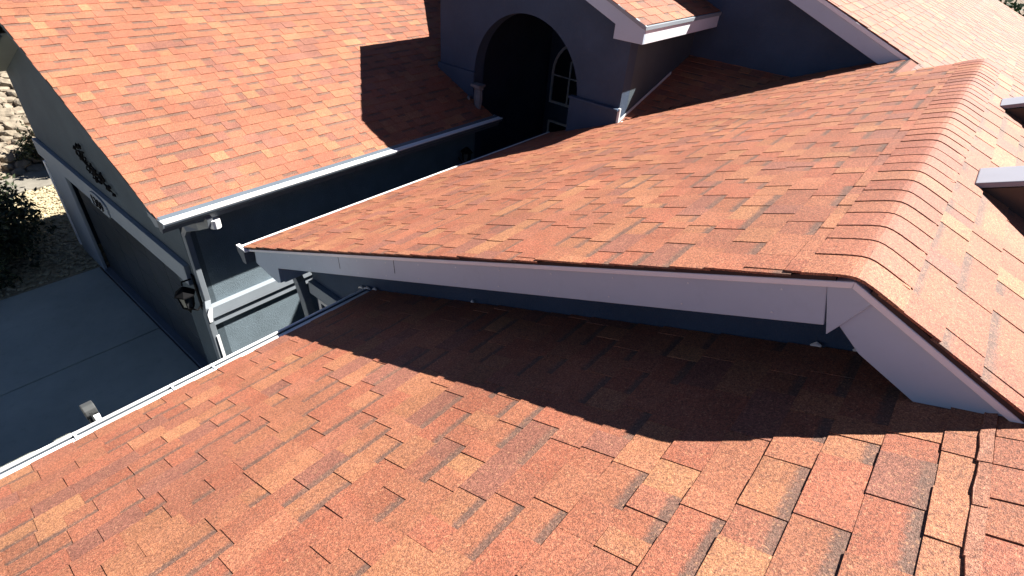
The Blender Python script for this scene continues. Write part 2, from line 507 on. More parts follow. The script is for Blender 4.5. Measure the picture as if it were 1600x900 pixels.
x = 3.735 - .083
while x > 1.0:
    ridge_cap(SLOPES['middle'], x, .083, .017, c2 - M * .017, .083, .083)
    x -= .0832
ridge_cap(SLOPES['middle'], .984, .0832, .017, c2 - M * .017, .083, .083)
x = 1.10
while x > -2.2:
    ridge_cap(SLOPES['front'], x, .0755, yR, zR, .094, .10, r=.012)
    x -= .0755
for key, xa, xb, yy, zz in (('garage', .82, 5.1, YG, zr3), ('entry_right', 3.34, 4.45, ytr, zt + M * (ytr - yt0)), ('upper_right', 4.36, XF4 - .1, yr4, zr4)):
    x = xb
    while x > xa:
        ridge_cap(SLOPES[key], x, .083, yy, zz, .08, .08)
        x -= .083
# curled strip of old shingle left beside the front ridge caps
for k in range(14):
    xx = -.2 + k * .0975
    y0 = -.2500 + random.uniform(-.0015, .0015); y1 = y0 + .0155 + random.uniform(-.003, .002)
    h = random.uniform(.0040, .0058)
    P = [(xx, y0, h), (xx + .033, y0 + random.uniform(-.001, .001), h + random.uniform(-.001, .002)), (xx + .066, y0, h), (xx + .097, y0, h - .001),
         (xx + .097, y1 - .001, h - .002), (xx + .066, y1 + random.uniform(-.003, .002), h - .001), (xx + .033, y1 + random.uniform(-.002, .002), h), (xx, y1, h - .001)]
    mb = MB().prism([(a, b, c1 - M * b + c) for a, b, c in P], (0, 0, -.0035))
    o = mb.build('starter_strip', m_shingle, SLOPES['front'])
    cell_attrs(o.data, [(.34, .15, .095, 0)] * 16, [(0, 0, 0)] * 16)

# ------------------------------------------------------------------ walls
def gable(yr, zr, dz): return lambda y: zr - M * abs(y - yr) - dz
def seq(a, b, n): return [a + (b - a) * i / n for i in range(n + 1)]
def wall(mb, mat, label=None, name='wall'):
    o = mb.build(name, mat, house)
    if label: o['label'] = label
    return o
# gable wall under the middle rake (stands on the front roof) and its side
mb = MB(); mb.strips([-3.0, -1.5, -.4, .017, 1.0, 2.12], gable(.017, c2 - M * .017, .03), lambda y: -GZ - .05, 1.153, 1.233)
wall(mb, m_wall_shaded, 'wall under the middle gable, shade in its dark colour', 'gable_wall')
MB().box(1.233, 3.49, 2.04, 2.12, -GZ, -1.43).build('wall', m_wall, house)
# garage gable wall
mb = MB(); mb.strips([3.2, 3.6, 4.1, YG, 5.3, 6.05], gable(YG, zr3, .035), lambda y: -2.105 if False else -2.10, .97, 1.05)
wall(mb, m_wall, 'dark stucco gable above the garage door', 'gable_wall')
MB().box(.97, 1.05, 3.2, 3.50, -GZ, -2.10).build('wall', m_wall, house)
MB().box(1.05, 3.488, 3.2, 3.28, -GZ, -1.47).build('wall', m_wall_sunlit, house)['label'] = 'courtyard side wall of the garage in sunlit colour, half in sun'
MB().box(1.05, 5.2, 5.97, 6.05, -GZ, -1.53).build('wall', m_wall, house)
MB().box(1.15, 3.48, 3.28, 5.97, -1.60, -1.56).build('ceiling', m_soffit, house)
# entry tower
aw, ac, asp = .515, 2.715, -1.18
def arch_bot(y):
    d = abs(y - ac)
    return asp + math.sqrt(max(aw * aw - d * d, 0)) if d < aw else asp
tt = gable(ytr, zt + M * (ytr - yt0), .03)
ys = sorted(set([1.84, 3.63] + [ac + aw * math.cos(math.pi * i / 36) for i in range(37)] + [ytr]))
mb = MB(); mb.strips([y for y in ys if ac - aw - 1e-6 <= y <= ac + aw + 1e-6], tt, arch_bot, 3.49, 3.60)
wall(mb, m_wall_shaded, 'entry wall over the round arch', 'gable_wall')
for a, b in ((1.84, ac - aw), (ac + aw, 3.63)):
    mb = MB(); mb.strips([a, b], tt, lambda y: -GZ, 3.49, 3.60); mb.build('wall', m_wall_shaded, house)
MB().box(3.46, 3.49, 1.842, 2.245, -1.9, -1.135).build('wainscot', m_wall_shaded, house, .01)
MB().box(3.445, 3.49, 1.830, 2.25, -1.150, -1.132).build('wainscot_cap', m_wall_shaded, house, .008)
MB().box(3.46, 3.49, 3.21, 3.638, -2.4, -1.175).build('wainscot', m_wall_shaded, house, .01)
MB().box(3.60, 5.2, 1.84, 1.92, -GZ, -.60).build('wall', m_wall, house)['label'] = 'right side wall of the entry tower with a small sunlit patch'
MB().box(3.60, 5.2, 3.55, 3.63, -GZ, -.60).build('wall', m_wall_shaded, house)
MB().box(3.58, 5.2, 1.92, 3.55, -.62, -.58).build('ceiling', m_wall_shaded, house)
# wall at the back of the entry
MB().box(5.0, 5.08, 1.92, 3.55, -GZ, -.62).build('wall', m_wall_shaded, house)
# upper gable wall
mb = MB(); mb.strips([.0, .37, 1.2, 1.84], gable(yr4, zr4, .035), lambda y: -1.25, 4.5, 4.58); mb.strips([1.84, yr4, 3.4, 3.63], gable(yr4, zr4, .035), lambda y: -.575, 4.5, 4.58); mb.strips([3.63, 4.7], gable(yr4, zr4, .035), lambda y: -1.25, 4.5, 4.58)
wall(mb, m_wall_shaded, 'wall of the upper gable, shade in its dark colour', 'gable_wall')
MB().box(4.58, XF4 - .2, -.45, -.37, -GZ, -.98).build('wall', m_wall, house)
MB().box(4.58, XF4 - .2, 4.6, 4.68, -GZ, -.75).build('wall', m_wall, house)
MB().box(XF4 - .28, XF4 - .2, -.37, 4.6, -GZ, -.99).build('wall', m_wall, house)
# walls under the front roof and the right side of the middle roof
MB().box(-2.05, 1.153, 1.42, 1.50, -GZ, -1.37).build('wall', m_wall, house)
mb = MB(); mb.strips([-2.2, yR, 1.42], gable(yR, zR, .03), lambda y: -GZ, -2.05, -1.97); mb.build('gable_wall', m_wall, house)
MB().box(-2.05, 1.153, -2.25, -2.17, -GZ, -1.45).build('wall', m_wall, house)
MB().box(1.233, 4.5, -3.05, -2.97, -GZ, -1.78).build('wall', m_wall, house)

# ------------------------------------------------------------------ rakes, fascias, soffits, trims
def rake(xp, pts_fn_roof, ya, yb, drop_top, w_trim, w_tot, depth, mats, flip=False):
    """one straight rake from ya to yb; roof height function given; trim strip proud of the board"""
    za, zb_ = pts_fn_roof(ya) - drop_top, pts_fn_roof(yb) - drop_top
    MB().prism([(xp - .012, ya, za), (xp - .012, yb, zb_), (xp - .012, yb, zb_ - w_trim), (xp - .012, ya, za - w_trim)], (.012 + depth, 0, 0)).build('rake_trim', mats[1], house, .004)
    MB().prism([(xp, ya, za - w_trim), (xp, yb, zb_ - w_trim), (xp, yb, zb_ - w_tot), (xp, ya, za - w_tot)], (depth, 0, 0)).build('fascia', mats[0], house, .004)

r2 = lambda y: (c2 - M * .017) - M * abs(y - .017)
XR = 1.0
fm = (m_fascia, m_trim)
# middle rake, left run
MB().prism([(XR - .010, 2.40, r2(2.40) - .016), (XR - .010, .017, r2(.017) - .016), (XR - .010, .017, r2(.017) - .030), (XR - .010, 2.40, r2(2.40) - .028)], (.03, 0, 0)).build('rake_trim', m_trim, house, .004)
MB().prism([(XR, 2.345, r2(2.345) - .026), (XR, .054, r2(.054) - .028), (XR, .030, r2(.030) - .119), (XR, 2.138, r2(2.138) - .117), (XR, 2.141, -1.560), (XR, 2.171, -1.573), (XR, 2.353, -1.545)], (.022, 0, 0)).build('fascia', m_fascia, house, .003)
MB().prism([(XR - .004, .054, r2(.054) - .028), (XR - .004, .017, r2(.017) - .028), (XR - .004, -.022, r2(-.022) - .028), (XR - .004, .008, -.589), (XR - .004, .020, -.614)], (.026, 0, 0)).build('fascia_gusset', m_fascia, house, .003)
MB().prism([(XR - .010, .017, r2(.017) - .016), (XR - .010, -3.2, r2(-3.2) - .016), (XR - .010, -3.2, r2(-3.2) - .034), (XR - .010, .017, r2(.017) - .030)], (.03, 0, 0)).build('rake_trim', m_trim, house, .004)
MB().prism([(XR + .001, -.020, r2(-.020) - .030), (XR + .001, -3.1, r2(-3.1) - .032), (XR + .001, -3.1, r2(-3.1) - .150), (XR + .001, -.04, r2(-.04) - .128), (XR + .001, .008, -.589)], (.022, 0, 0)).build('fascia', m_fascia, house, .003)
for k in range(13):
    y_ = .12 + k * .172
    for dz in (-.045, -.100):
        MB().tube([W(XR - .0012, y_, r2(y_) + dz), W(XR + .002, y_, r2(y_) + dz)], .0022 * S, 6).build('nail_head', m_flash, house)
for y_ in (1.62, 1.28):
    MB().prism([(XR - .0006, y_, r2(y_) - .030), (XR - .0006, y_ - .0015, r2(y_) - .030), (XR - .0006, y_ - .006, r2(y_) - .085), (XR - .0006, y_ - .004, r2(y_) - .085)], (.0008, 0, 0)).build('paint_crack', m_black, house)
# soffit under that overhang and the boxed eave return
for ya, yb_ in ((2.13, .017), (.017, -3.0)):
    MB().prism([(XR + .024, ya, r2(ya) - .100), (XR + .024, yb_, r2(yb_) - .100), (1.153, yb_, r2(yb_) - .100), (1.153, ya, r2(ya) - .100)], (0, 0, .008)).build('soffit', m_soffit, house)
MB().prism([(XR + .022, 2.15, -1.568), (XR + .022, 2.36, -1.545), (1.150, 2.36, -1.545), (1.150, 2.15, -1.568)], (0, 0, .01)).build('soffit', m_soffit, house)
MB().prism([(XR + .022, 2.139, -1.485), (XR + .022, 2.139, -1.566), (1.150, 2.139, -1.566), (1.150, 2.139, -1.485)], (0, .012, 0)).build('eave_return', m_fascia, house)
# middle eave: fascia and soffit along the courtyard
MB().box(XR + .024, 3.49, 2.345, 2.365, -1.566, -1.475).build('fascia', m_fascia, house)
MB().box(1.153, 3.49, 2.12, 2.345, -1.566, -1.554).build('soffit', m_soffit, house)
# rear rake of the middle ridge
MB().prism([(3.71, .33, r2(.33) - .012), (3.71, .017, r2(.017) - .012), (3.71, -3.1, r2(-3.1) - .012), (3.71, -3.1, r2(-3.1) - .13), (3.71, .017, r2(.017) - .3), (3.71, .33, r2(.33) - .1)], (.02, 0, 0)).build('fascia', m_fascia, house)
# front roof: small rake hidden behind the wall, eave fascia and soffit
zf = c1 - M * 1.62
MB().box(-2.1, 1.15, 1.588, 1.608, zf - .10, zf - .018).build('fascia', m_fascia, house)
MB().box(-2.05, 1.15, 1.50, 1.588, zf - .10, zf - .09).build('soffit', m_soffit, house)
# garage rake: dark painted board on both sides of the ridge
r3 = lambda y: zr3 - M * abs(y - YG)
for ya, yb_, dp in ((2.985, YG, .05), (6.06, YG + .02, .215)):
    MB().prism([(.822, ya, r3(ya) - .010), (.822, yb_, r3(yb_) - .010), (.822, yb_, r3(yb_) - dp - .012), (.822, ya, r3(ya) - dp - .005)], (.016, 0, 0)).build('fascia', m_wall, house)
    MB().prism([(.838, ya, r3(ya) - dp), (.838, yb_, r3(yb_) - dp), (.97, yb_, r3(yb_) - dp), (.97, ya, r3(ya) - dp)], (0, 0, .008)).build('soffit', m_soffit, house)
MB().prism([(.819, 3.13, r3(3.13) - .064), (.819, 2.99, r3(2.99) - .012), (.819, 2.985, r3(2.985) - .05), (.819, 3.06, r3(3.06) - .105)], (.010, 0, 0)).build('eave_return', m_belt, house)
MB().box(.97, 3.49, 3.0, 3.02, -1.56, -1.50).build('fascia', m_gutter, house)
MB().box(.84, 3.49, 3.02, 3.2, -1.56, -1.548).build('soffit', m_soffit, house)
MB().box(.838, .97, 3.02, 3.2, -1.56, -1.548).build('soffit', m_soffit, house)
# entry rakes, cornice return, eave fascia
r_t = lambda y: zt + M * (ytr - yt0) - M * abs(y - ytr)
MB().prism([(3.337, 1.682, -.571), (3.337, ytr, r_t(ytr) - .012), (3.337, ytr, r_t(ytr) - .118), (3.337, 1.893, r_t(1.893) - .113), (3.337, 1.893, -.671), (3.337, 1.682, -.671)], (.02, 0, 0)).build('fascia', m_fascia, house, .003)
MB().prism([(3.337, 3.788, -.571), (3.337, ytr + .001, r_t(ytr) - .012), (3.337, ytr + .001, r_t(ytr) - .118), (3.337, 3.577, r_t(3.577) - .113), (3.337, 3.577, -.671), (3.337, 3.788, -.671)], (.02, 0, 0)).build('fascia', m_fascia, house, .003)
MB().prism([(3.329, 1.672, -.566), (3.329, ytr, r_t(ytr) - .006), (3.329, ytr, r_t(ytr) - .030), (3.329, 1.672, -.590)], (.02, 0, 0)).build('rake_trim', m_belt, house, .003)
MB().box(3.357, 4.5, 1.682, 1.702, -.671, -.592).build('fascia', m_trim, house, .003)['label'] = 'white eave board of the entry, half in sun'
MB().box(3.349, 4.5, 1.672, 1.702, -.590, -.566).build('rake_trim', m_belt, house, .003)
MB().box(3.357, 4.5, 1.702, 1.84, -.669, -.66).build('soffit', m_soffit, house)
MB().box(3.357, 4.36, 3.768, 3.788, -.671, -.575).build('fascia', m_fascia, house)
MB().box(3.357, 4.5, 3.63, 3.768, -.669, -.66).build('soffit', m_soffit, house)
MB().box(3.357, 3.49, 1.702, 1.893, -.6715, -.662).build('soffit', m_soffit, house)
# upper gable rakes
r_4 = lambda y: zr4 - M * abs(y - yr4)
for ya, yb_ in ((.33, yr4), (4.7, yr4)):
    MB().prism([(4.36, ya, r_4(ya) - .034), (4.36, yb_, r_4(yb_) - .034), (4.36, yb_, r_4(yb_) - .135), (4.36, ya + (.12 if ya < 1 else 0), r_4(ya + (.12 if ya < 1 else 0)) - .135)], (.022, 0, 0)).build('fascia', m_fascia, house, .003)
    MB().prism([(4.348, ya, r_4(ya) - .010), (4.348, yb_, r_4(yb_) - .010), (4.348, yb_, r_4(yb_) - .036), (4.348, ya, r_4(ya) - .036)], (.034, 0, 0)).build('rake_trim', m_trim, house, .003)
    MB().prism([(4.382, ya, r_4(ya) - .125), (4.382, yb_, r_4(yb_) - .125), (4.5, yb_, r_4(yb_) - .125), (4.5, ya, r_4(ya) - .125)], (0, 0, .01)).build('soffit', m_soffit, house)
MB().prism([(XF4 - .02, yq, r_4(yq) - .01), (XF4 - .02, yr4, zr4 - .01), (XF4 - .02, 4.7, r_4(4.7) - .01), (XF4 - .02, 4.7, r_4(4.7) - .13), (XF4 - .02, yr4, zr4 - .13), (XF4 - .02, yq, r_4(yq) - .13)], (.02, 0, 0)).build('fascia', m_fascia, house)

# horizontal belts and pilasters
MB().box(.938, .97, 3.235, 6.05, -2.10, -1.955).build('trim_belt', m_belt, house, .006)
MB().box(.945, .97, 5.45, 5.95, -GZ, -2.104).build('pilaster', m_belt, house, .006)
MB().box(.962, 2.2, 3.155, 3.2, -2.345, -2.262).build('trim_belt', m_belt, house, .004)
MB().box(2.2, 3.46, 3.155, 3.2, -2.345, -2.262).build('trim_belt', m_belt, house, .004)
MB().box(.966, 3.46, 3.172, 3.2, -2.412, -2.362).build('trim_belt', m_belt, house, .004)
MB().box(1.125, 1.153, 1.70, 2.12, -1.672, -1.600).build('trim_belt', m_belt, house, .004)

# garage door of raised panels
gd = MB().box(1.0, 1.03, 3.50, 5.45, -GZ + .005, -2.10).build('garage_door', m_door, house)
for i in range(4):
    for j in range(6):
        y0 = 3.512 + j * .323; z0 = -GZ + .012 + i * .2345
        mb = MB().box(.996, 1.0, y0, y0 + .318, z0, z0 + .230)
        mb.build('panel', m_door, gd, .006)

# ------------------------------------------------------------------ gutters
def gutter(x0, x1, yi, zt_, cov=True, sgn=1, w=.062, slotw=.012, cover_mat=None, end=True):
    """K-style gutter along x; yi is the inner edge, sgn the way it faces in y"""
    prof = [(0, -.012), (0, -.070), (.034, -.070), (.044, -.042), (w - .004, -.022), (w, -.012), (w, 0), (w - .007, 0), (w - .007, -.014)]
    g = MB().prism([(x0, yi + sgn * a, zt_ + b) for a, b in prof], (x1 - x0, 0, 0)).build('gutter', m_gutter, house)
    # white rolled lip
    MB().prism([(x0, yi + sgn * a, zt_ + b) for a, b in ((w - .008, -.001), (w + .002, -.003), (w + .002, .003), (w - .008, .004))], (x1 - x0, 0, 0)).build('gutter_lip', m_cover, g)
    if cov:
        c = w - .008 - slotw
        n = max(1, int((x1 - x0) / .62))
        for k in range(n):
            a = x0 + (x1 - x0) * k / n; b = x0 + (x1 - x0) * (k + 1) / n
            MB().prism([(a, yi - sgn * .014, zt_ + .006), (a, yi + sgn * c, zt_ + .001), (a, yi + sgn * c, zt_ - .003), (a, yi - sgn * .014, zt_ + .002)], (b - a - .0012, 0, 0)).build('gutter_cover', cover_mat or m_cover, g)
    if end:
        MB().prism([(x0 - .004, yi + sgn * a, zt_ + b) for a, b in ((0, .004), (0, -.072), (.036, -.072), (.046, -.044), (w + .003, -.022), (w + .003, .004))], (.004, 0, 0)).build('end_cap', m_gutter, g)
    return g

g1 = gutter(-2.1, 1.15, 1.622, -1.434)
g1['label'] = 'white covered gutter along the foreground eave'
# clips on the foreground gutter
for xx in (.045, .33, .47):
    MB().box(xx, xx + .007, 1.648, 1.684, -1.4325, -1.4285).build('gutter_clip', m_flash, g1)
g2 = gutter(.975, 3.56, 2.400, -1.492)
g2['label'] = 'white covered gutter of the middle roof'
MB().box(.972, .990, 2.385, 2.470, -1.489, -1.480).build('gutter_clip', m_cover, g2)
g3 = gutter(.82, 3.52, 2.998, -1.492, sgn=-1, w=.076)
MB().prism([(.822, 2.998, -1.482), (.822, 2.966, -1.487), (.822, 2.966, -1.490), (.822, 2.998, -1.486)], (2.69, 0, 0)).build('drip_edge', m_gutter, g3)
g3['label'] = 'gutter of the garage roof, white along its top'

# ------------------------------------------------------------------ downspouts
def spout(pts, wx, wy, mat, label=None, cap=None):
    """rectangular pipe through layout points, cross-section wx by wy (layout units)"""
    vs = []; fs = []
    P = [Vector(p) for p in pts]
    n = len(P)
    for i, p in enumerate(P):
        d = (P[min(i + 1, n - 1)] - P[max(i - 1, 0)]).normalized()
        s = Vector((1, 0, 0)) - d * d.x
        if s.length < .3: s = Vector((0, 0, 1)) - d * d.z
        s.normalize(); t = d.cross(s).normalized()
        for a, b in ((-1, -1), (1, -1), (1, 1), (-1, 1)):
            q = p + s * a * wx / 2 + t * b * wy / 2
            vs.append(W(*q))
    for i in range(n - 1):
        for k in range(4):
            fs.append((4 * i + k, 4 * i + (k + 1) % 4, 4 * i + 4 + (k + 1) % 4, 4 * i + 4 + k))
    fs += [(0, 1, 2, 3), (4 * n - 1, 4 * n - 2, 4 * n - 3, 4 * n - 4)]
    mb = MB(); mb.add(vs, fs)
    o = mb.build('downspout', mat, house, .006)
    if label: o['label'] = label
    return o

m_spout = paint('grey_downspout_paint', (.19, .215, .24), .4, .06, 5)
d1 = spout([(1.055, 2.965, -1.545), (1.055, 2.975, -1.60), (1.03, 3.05, -1.632), (.985, 3.118, -1.655), (.975, 3.135, -1.70), (.975, 3.135, -2.18)], .034, .045, m_spout,
           'grey downspout dropping from the garage gutter past the wall corner')
MB().tube([W(1.085, 2.965, -1.575), W(1.085, 2.965, -1.625)], .030 * S, 12).build('outlet_cup', m_cover, d1)
d1b = spout([(.975, 3.135, -2.18), (.955, 3.105, -2.215), (.945, 3.100, -2.26), (.945, 3.105, -GZ + .05)], .036, .05, m_spout)
MB().prism([(.955, 3.078, -2.20), (.935, 3.074, -2.235), (.935, 3.076, -2.30), (.952, 3.076, -2.30), (.975, 3.080, -2.21)], (0, -.006, 0)).build('elbow_sunlit_face', m_cover, d1b)  # white piece standing in for the sunlit face of the elbow
MB().box(.948, .966, 3.070, 3.078, -2.95, -2.42).build('spout_seam', m_cover, d1b)
spout([(1.15, 2.36, -1.555), (1.15, 2.30, -1.60), (1.125, 2.20, -1.65), (1.115, 2.155, -1.72), (1.115, 2.135, -1.82), (1.115, 2.13, -GZ + .05)], .040, .05, m_spout,
      'curved downspout under the middle eave')
spout([(.955, 6.0, -2.15), (.955, 6.0, -GZ + .05)], .03, .04, m_cover)  # pipe coloured white to stand in for its sunlit edge
# small flashings where the entry meets the roof
fl = MB(); fl.prism([(3.485, 1.834, -1.236), (4.2, 1.834, -1.003), (4.2, 1.834, -.985), (3.485, 1.834, -1.216)], (0, -.006, 0)).build('step_flashing', m_flash, house)
MB().box(3.47, 3.488, 1.822, 1.840, -1.26, -1.13).build('corner_trim', m_flash, house, .003)
MB().tube([W(3.44, 1.835, -1.245), W(3.475, 1.815, -1.240), W(3.52, 1.812, -1.225)], [.006 * S, .009 * S, .005 * S], 8).build('kickout_flashing', m_cover, house, 0, True)
# caulk crumbs left along the middle gable wall
for y0, s_ in ((1.70, .016), (1.655, .022), (1.60, .014), (1.035, .007), (.03, .010), (-.04, .006)):
    z0 = c1 - M * y0 + .008
    MB().tube([W(1.140, y0 - s_, z0 + M * s_), W(1.143, y0, z0 + .003), W(1.140, y0 + s_, z0 - M * s_)], [.003 * S, .006 * S, .002 * S], 6).build('caulk_patch', m_frame, house)

# ------------------------------------------------------------------ windows
def frame_poly(outer, inner, x, d):
    """ring between two outlines in a plane x = const"""
    mb = MB(); n = len(outer)
    vs = []
    for (y, z) in outer: vs.append(W(x, y, z))
    for (y, z) in inner: vs.append(W(x, y, z))
    for (y, z) in outer: vs.append(W(x + d, y, z))
    for (y, z) in inner: vs.append(W(x + d, y, z))
    fs = []
    for i in range(n):
        j = (i + 1) % n
        fs += [(i, j, n + j, n + i), (2 * n + i, 3 * n + i, 3 * n + j, 2 * n + j), (i, 2 * n + i, 2 * n + j, j), (n + i, n + j, 3 * n + j, 3 * n + i)]
    return mb.add(vs, fs)
def arch_outline(yc, w, zb, zs, r, n=16):
    pts = [(yc - w, zb), (yc + w, zb)]
    pts += [(yc + r * math.cos(math.pi * i / n), zs + r * math.sin(math.pi * i / n)) for i in range(n + 1)]
    return pts
yc = 3.14
win = frame_poly(arch_outline(yc, .35, -1.76, -1.44, .35), arch_outline(yc, .326, -1.735, -1.44, .326), 4.975, .025).build('window', m_frame, house)
win['label'] = 'arched window with pale frame inside the entry'
gl = MB(); gl.prism([(4.99, y, z) for y, z in arch_outline(yc, .33, -1.74, -1.44, .33)], (.006, 0, 0)); gl.build('pane', m_glass_dark, win)
MB().box(4.978, 4.99, yc + .115, yc + .128, -1.735, -1.30).build('muntin', m_frame, win)
MB().box(4.978, 4.99, yc - .128, yc - .115, -1.735, -1.13).build('muntin', m_frame, win)
MB().box(4.978, 4.99, yc - .326, yc + .326, -1.475, -1.464).build('muntin', m_frame, win)
w2 = frame_poly([(3.17, -2.9), (3.475, -2.9), (3.475, -1.95), (3.17, -1.95)], [(3.19, -2.88), (3.455, -2.88), (3.455, -1.97), (3.19, -1.97)], 4.975, .025).build('window', m_frame, house)
w2['label'] = 'narrow sidelight window low in the entry'
MB().box(4.985, 4.99, 3.18, 3.465, -2.89, -1.96).build('pane', m_glass_dark, w2)
w3 = frame_poly([(1.75, -2.3), (2.062, -2.3), (2.062, -1.680), (1.75, -1.680)], [(1.77, -2.28), (2.040, -2.28), (2.040, -1.697), (1.77, -1.697)], 1.130, .023).build('window', m_frame, house)
w3['label'] = 'white framed window just under the middle gable'
MB().box(1.142, 1.147, 1.76, 2.05, -2.29, -1.69).build('pane', m_glass_dark, w3)

# ------------------------------------------------------------------ two small raised monitors on the right slope
P5z = lambda y: c5 + M * y
def monitor(x, label):
    o = thing('roof_monitor', label, 'roof monitor', W(x, -.5, P5z(-.5)), 'small dark roof monitors on the right slope')
    ya, yb_ = -.108, -1.1
    zt0 = P5z(ya) + .004
    up = lambda y: zt0 + M * (ya - y)
    MB().prism([(x + .012, ya - .01, up(ya - .01) - .022), (x + .012, yb_, up(yb_) - .022), (x + .012, yb_, P5z(yb_) - .01), (x + .012, ya - .01, P5z(ya - .01) - .01)], (.125, 0, 0)).build('front_panel', m_brownwall, o)
    MB().prism([(x, ya, up(ya)), (x, yb_, up(yb_)), (x, yb_, up(yb_) - .016), (x, ya, up(ya) - .016)], (.150, 0, 0)).build('metal_cap', m_cap, o, .004)
monitor(1.84, 'nearer dark roof monitor with pale grey cap at the right edge')
monitor(2.92, 'farther dark roof monitor with pale grey cap at the right edge')

# ------------------------------------------------------------------ things fixed to the house
def lantern(x, y, z, s, label, mat_glass, pale=False):
    """hexagonal wall lantern hanging from an arm; s is a size factor in layout units"""
    o = thing('wall_lantern', label, 'lantern', W(x, y, z - .16 * s))
    bm_ = m_flash if pale else m_black
    def ring(zz, r): return [(x + r * math.cos(math.pi / 3 * k), y + r * math.sin(math.pi / 3 * k), zz) for k in range(6)]
    mb = MB()
    rs = [(z + .085 * s, .008 * s), (z + .07 * s, .028 * s), (z + .03 * s, .072 * s), (z + .022 * s, .075 * s)]
    vs = []; fs = []
    for zz, r in rs: vs += [W(*p) for p in ring(zz, r)]
    for i in range(len(rs) - 1):
        for k in range(6): fs.append((6 * i + k, 6 * i + (k + 1) % 6, 6 * i + 6 + (k + 1) % 6, 6 * i + 6 + k))
    fs += [tuple(range(6)), tuple(range(23, 17, -1))]
    mb.add(vs, fs).build('lantern_roof', bm_, o)
    mb = MB(); vs = [W(*p) for p in ring(z + .022 * s, .052 * s)] + [W(*p) for p in ring(z - .085 * s, .038 * s)]
    mb.add(vs, [(k, (k + 1) % 6, 6 + (k + 1) % 6, 6 + k) for k in range(6)] + [tuple(range(6)), tuple(range(11, 5, -1))]).build('glass', mat_glass, o)
    cg = MB()
    a = ring(z + .022 * s, .055 * s); b = ring(z - .085 * s, .041 * s)
    for k in range(6): cg.tube([W(*a[k]), W(*b[k])], .004 * s * S, 5)
    cg.build('cage', bm_, o)
    mb = MB(); rs = [(z - .085 * s, .046 * s), (z - .10 * s, .036 * s), (z - .125 * s, .012 * s), (z - .15 * s, .004 * s)]
    vs = []; fs = []
    for zz, r in rs: vs += [W(*p) for p in ring(zz, r)]
    for i in range(len(rs) - 1):
        for k in range(6): fs.append((6 * i + k, 6 * i + (k + 1) % 6, 6 * i + 6 + (k + 1) % 6, 6 * i + 6 + k))
    fs += [tuple(range(6)), tuple(range(23, 17, -1))]
    mb.add(vs, fs).build('finial', bm_, o)
    return o
m_lglass = paint('lantern_glass', (.05, .052, .055), .15, .1)
la = lantern(.885, 3.19, -2.13, .85, 'black iron wall lantern at the right end of the garage door belt', m_lglass)
mb = MB().tube([W(.97, 3.22, -2.25), W(.93, 3.205, -2.27), W(.90, 3.2, -2.24), W(.885, 3.19, -2.215)], .006 * S, 6); mb.build('arm', m_black, la)
MB().tube([W(.885, 3.19, -2.05), W(.89, 3.2, -2.03), W(.95, 3.22, -2.045)], .006 * S, 6).build('arm', m_black, la)
MB().box(.962, .972, 3.205, 3.24, -2.30, -2.02).build('backplate', m_black, la)
lb = lantern(3.28, 3.10, -1.80, .75, 'faint wall lantern on the dark courtyard wall below the garage gutter', m_lglass)
MB().tube([W(3.28, 3.2, -1.86), W(3.28, 3.15, -1.90), W(3.28, 3.10, -1.91)], .005 * S, 6).build('arm', m_black, lb)

# pale carved planter mask hanging beside the arch
o = thing('wall_planter', 'pale fluted wall ornament hanging at the left foot of the entry arch', 'wall ornament', W(3.44, 3.12, -1.5))
mb = MB(); rs = [(-1.245, .042), (-1.275, .046), (-1.29, .034), (-1.36, .040), (-1.42, .030), (-1.47, .016), (-1.49, .005)]
vs = []; fs = []; K = 14
for zz, r in rs:
    for k in range(K):
        rr = r * (1 + .12 * (k % 2)); an = 2 * math.pi * k / K
        vs.append(W(3.425 + rr * .6 * math.cos(an), 3.12 + rr * math.sin(an), zz))
for i in range(len(rs) - 1):
    for k in range(K): fs.append((K * i + k, K * i + (k + 1) % K, K * i + K + (k + 1) % K, K * i + K + k))
fs += [tuple(range(K)), tuple(range(len(vs) - 1, len(vs) - K - 1, -1))]
mb.add(vs, fs).build('fluted_body', m_mask, o)
MB().box(3.38, 3.46, 3.07, 3.17, -1.262, -1.243).build('rim', m_mask, o, .004)
MB().tube([W(3.40, 3.20, -1.375), W(3.42, 3.225, -1.37), W(3.45, 3.23, -1.375)], .012 * S, 8).build('knob', m_mask, o)

# wrought iron scroll on the garage gable
o = thing('iron_scroll', 'black wrought iron scrollwork on the dark garage gable', 'wall decoration', W(.955, 4.5, -1.75))
def curl(cy, cz, r0, turns, a0, sg=1, n=22, t=.0065):
    pts = []; rr = []
    for i in range(n):
        q = i / (n - 1); r = r0 * (1 - .82 * q); a = a0 + sg * turns * 2 * math.pi * q
        pts.append(W(.955 - .004 * math.sin(i), cy + r * math.cos(a), cz + r * math.sin(a))); rr.append(t * S * (1.1 - .5 * q))
    return pts, rr
for cy, cz, r0, tn, a0, sg in ((4.72, -1.715, .050, 1.2, 0, 1), (4.62, -1.70, .055, 1.1, 2, -1), (4.64, -1.78, .05, 1.2, 1, 1), (4.52, -1.74, .06, 1.3, 3, 1),
                               (4.45, -1.79, .055, 1.1, 0, -1), (4.38, -1.76, .045, 1.2, 2, 1), (4.56, -1.82, .04, 1.1, 4, -1)):
    p, r = curl(cy, cz, r0, tn, a0, sg)
    MB().tube(p, r, 6).build('curl', m_black, o)
MB().tube([W(.955, 4.76, -1.72), W(.953, 4.6, -1.75), W(.955, 4.45, -1.77), W(.953, 4.33, -1.81), W(.955, 4.25, -1.83)], [.005 * S, .007 * S, .007 * S, .006 * S, .004 * S], 6).build('stem', m_black, o)
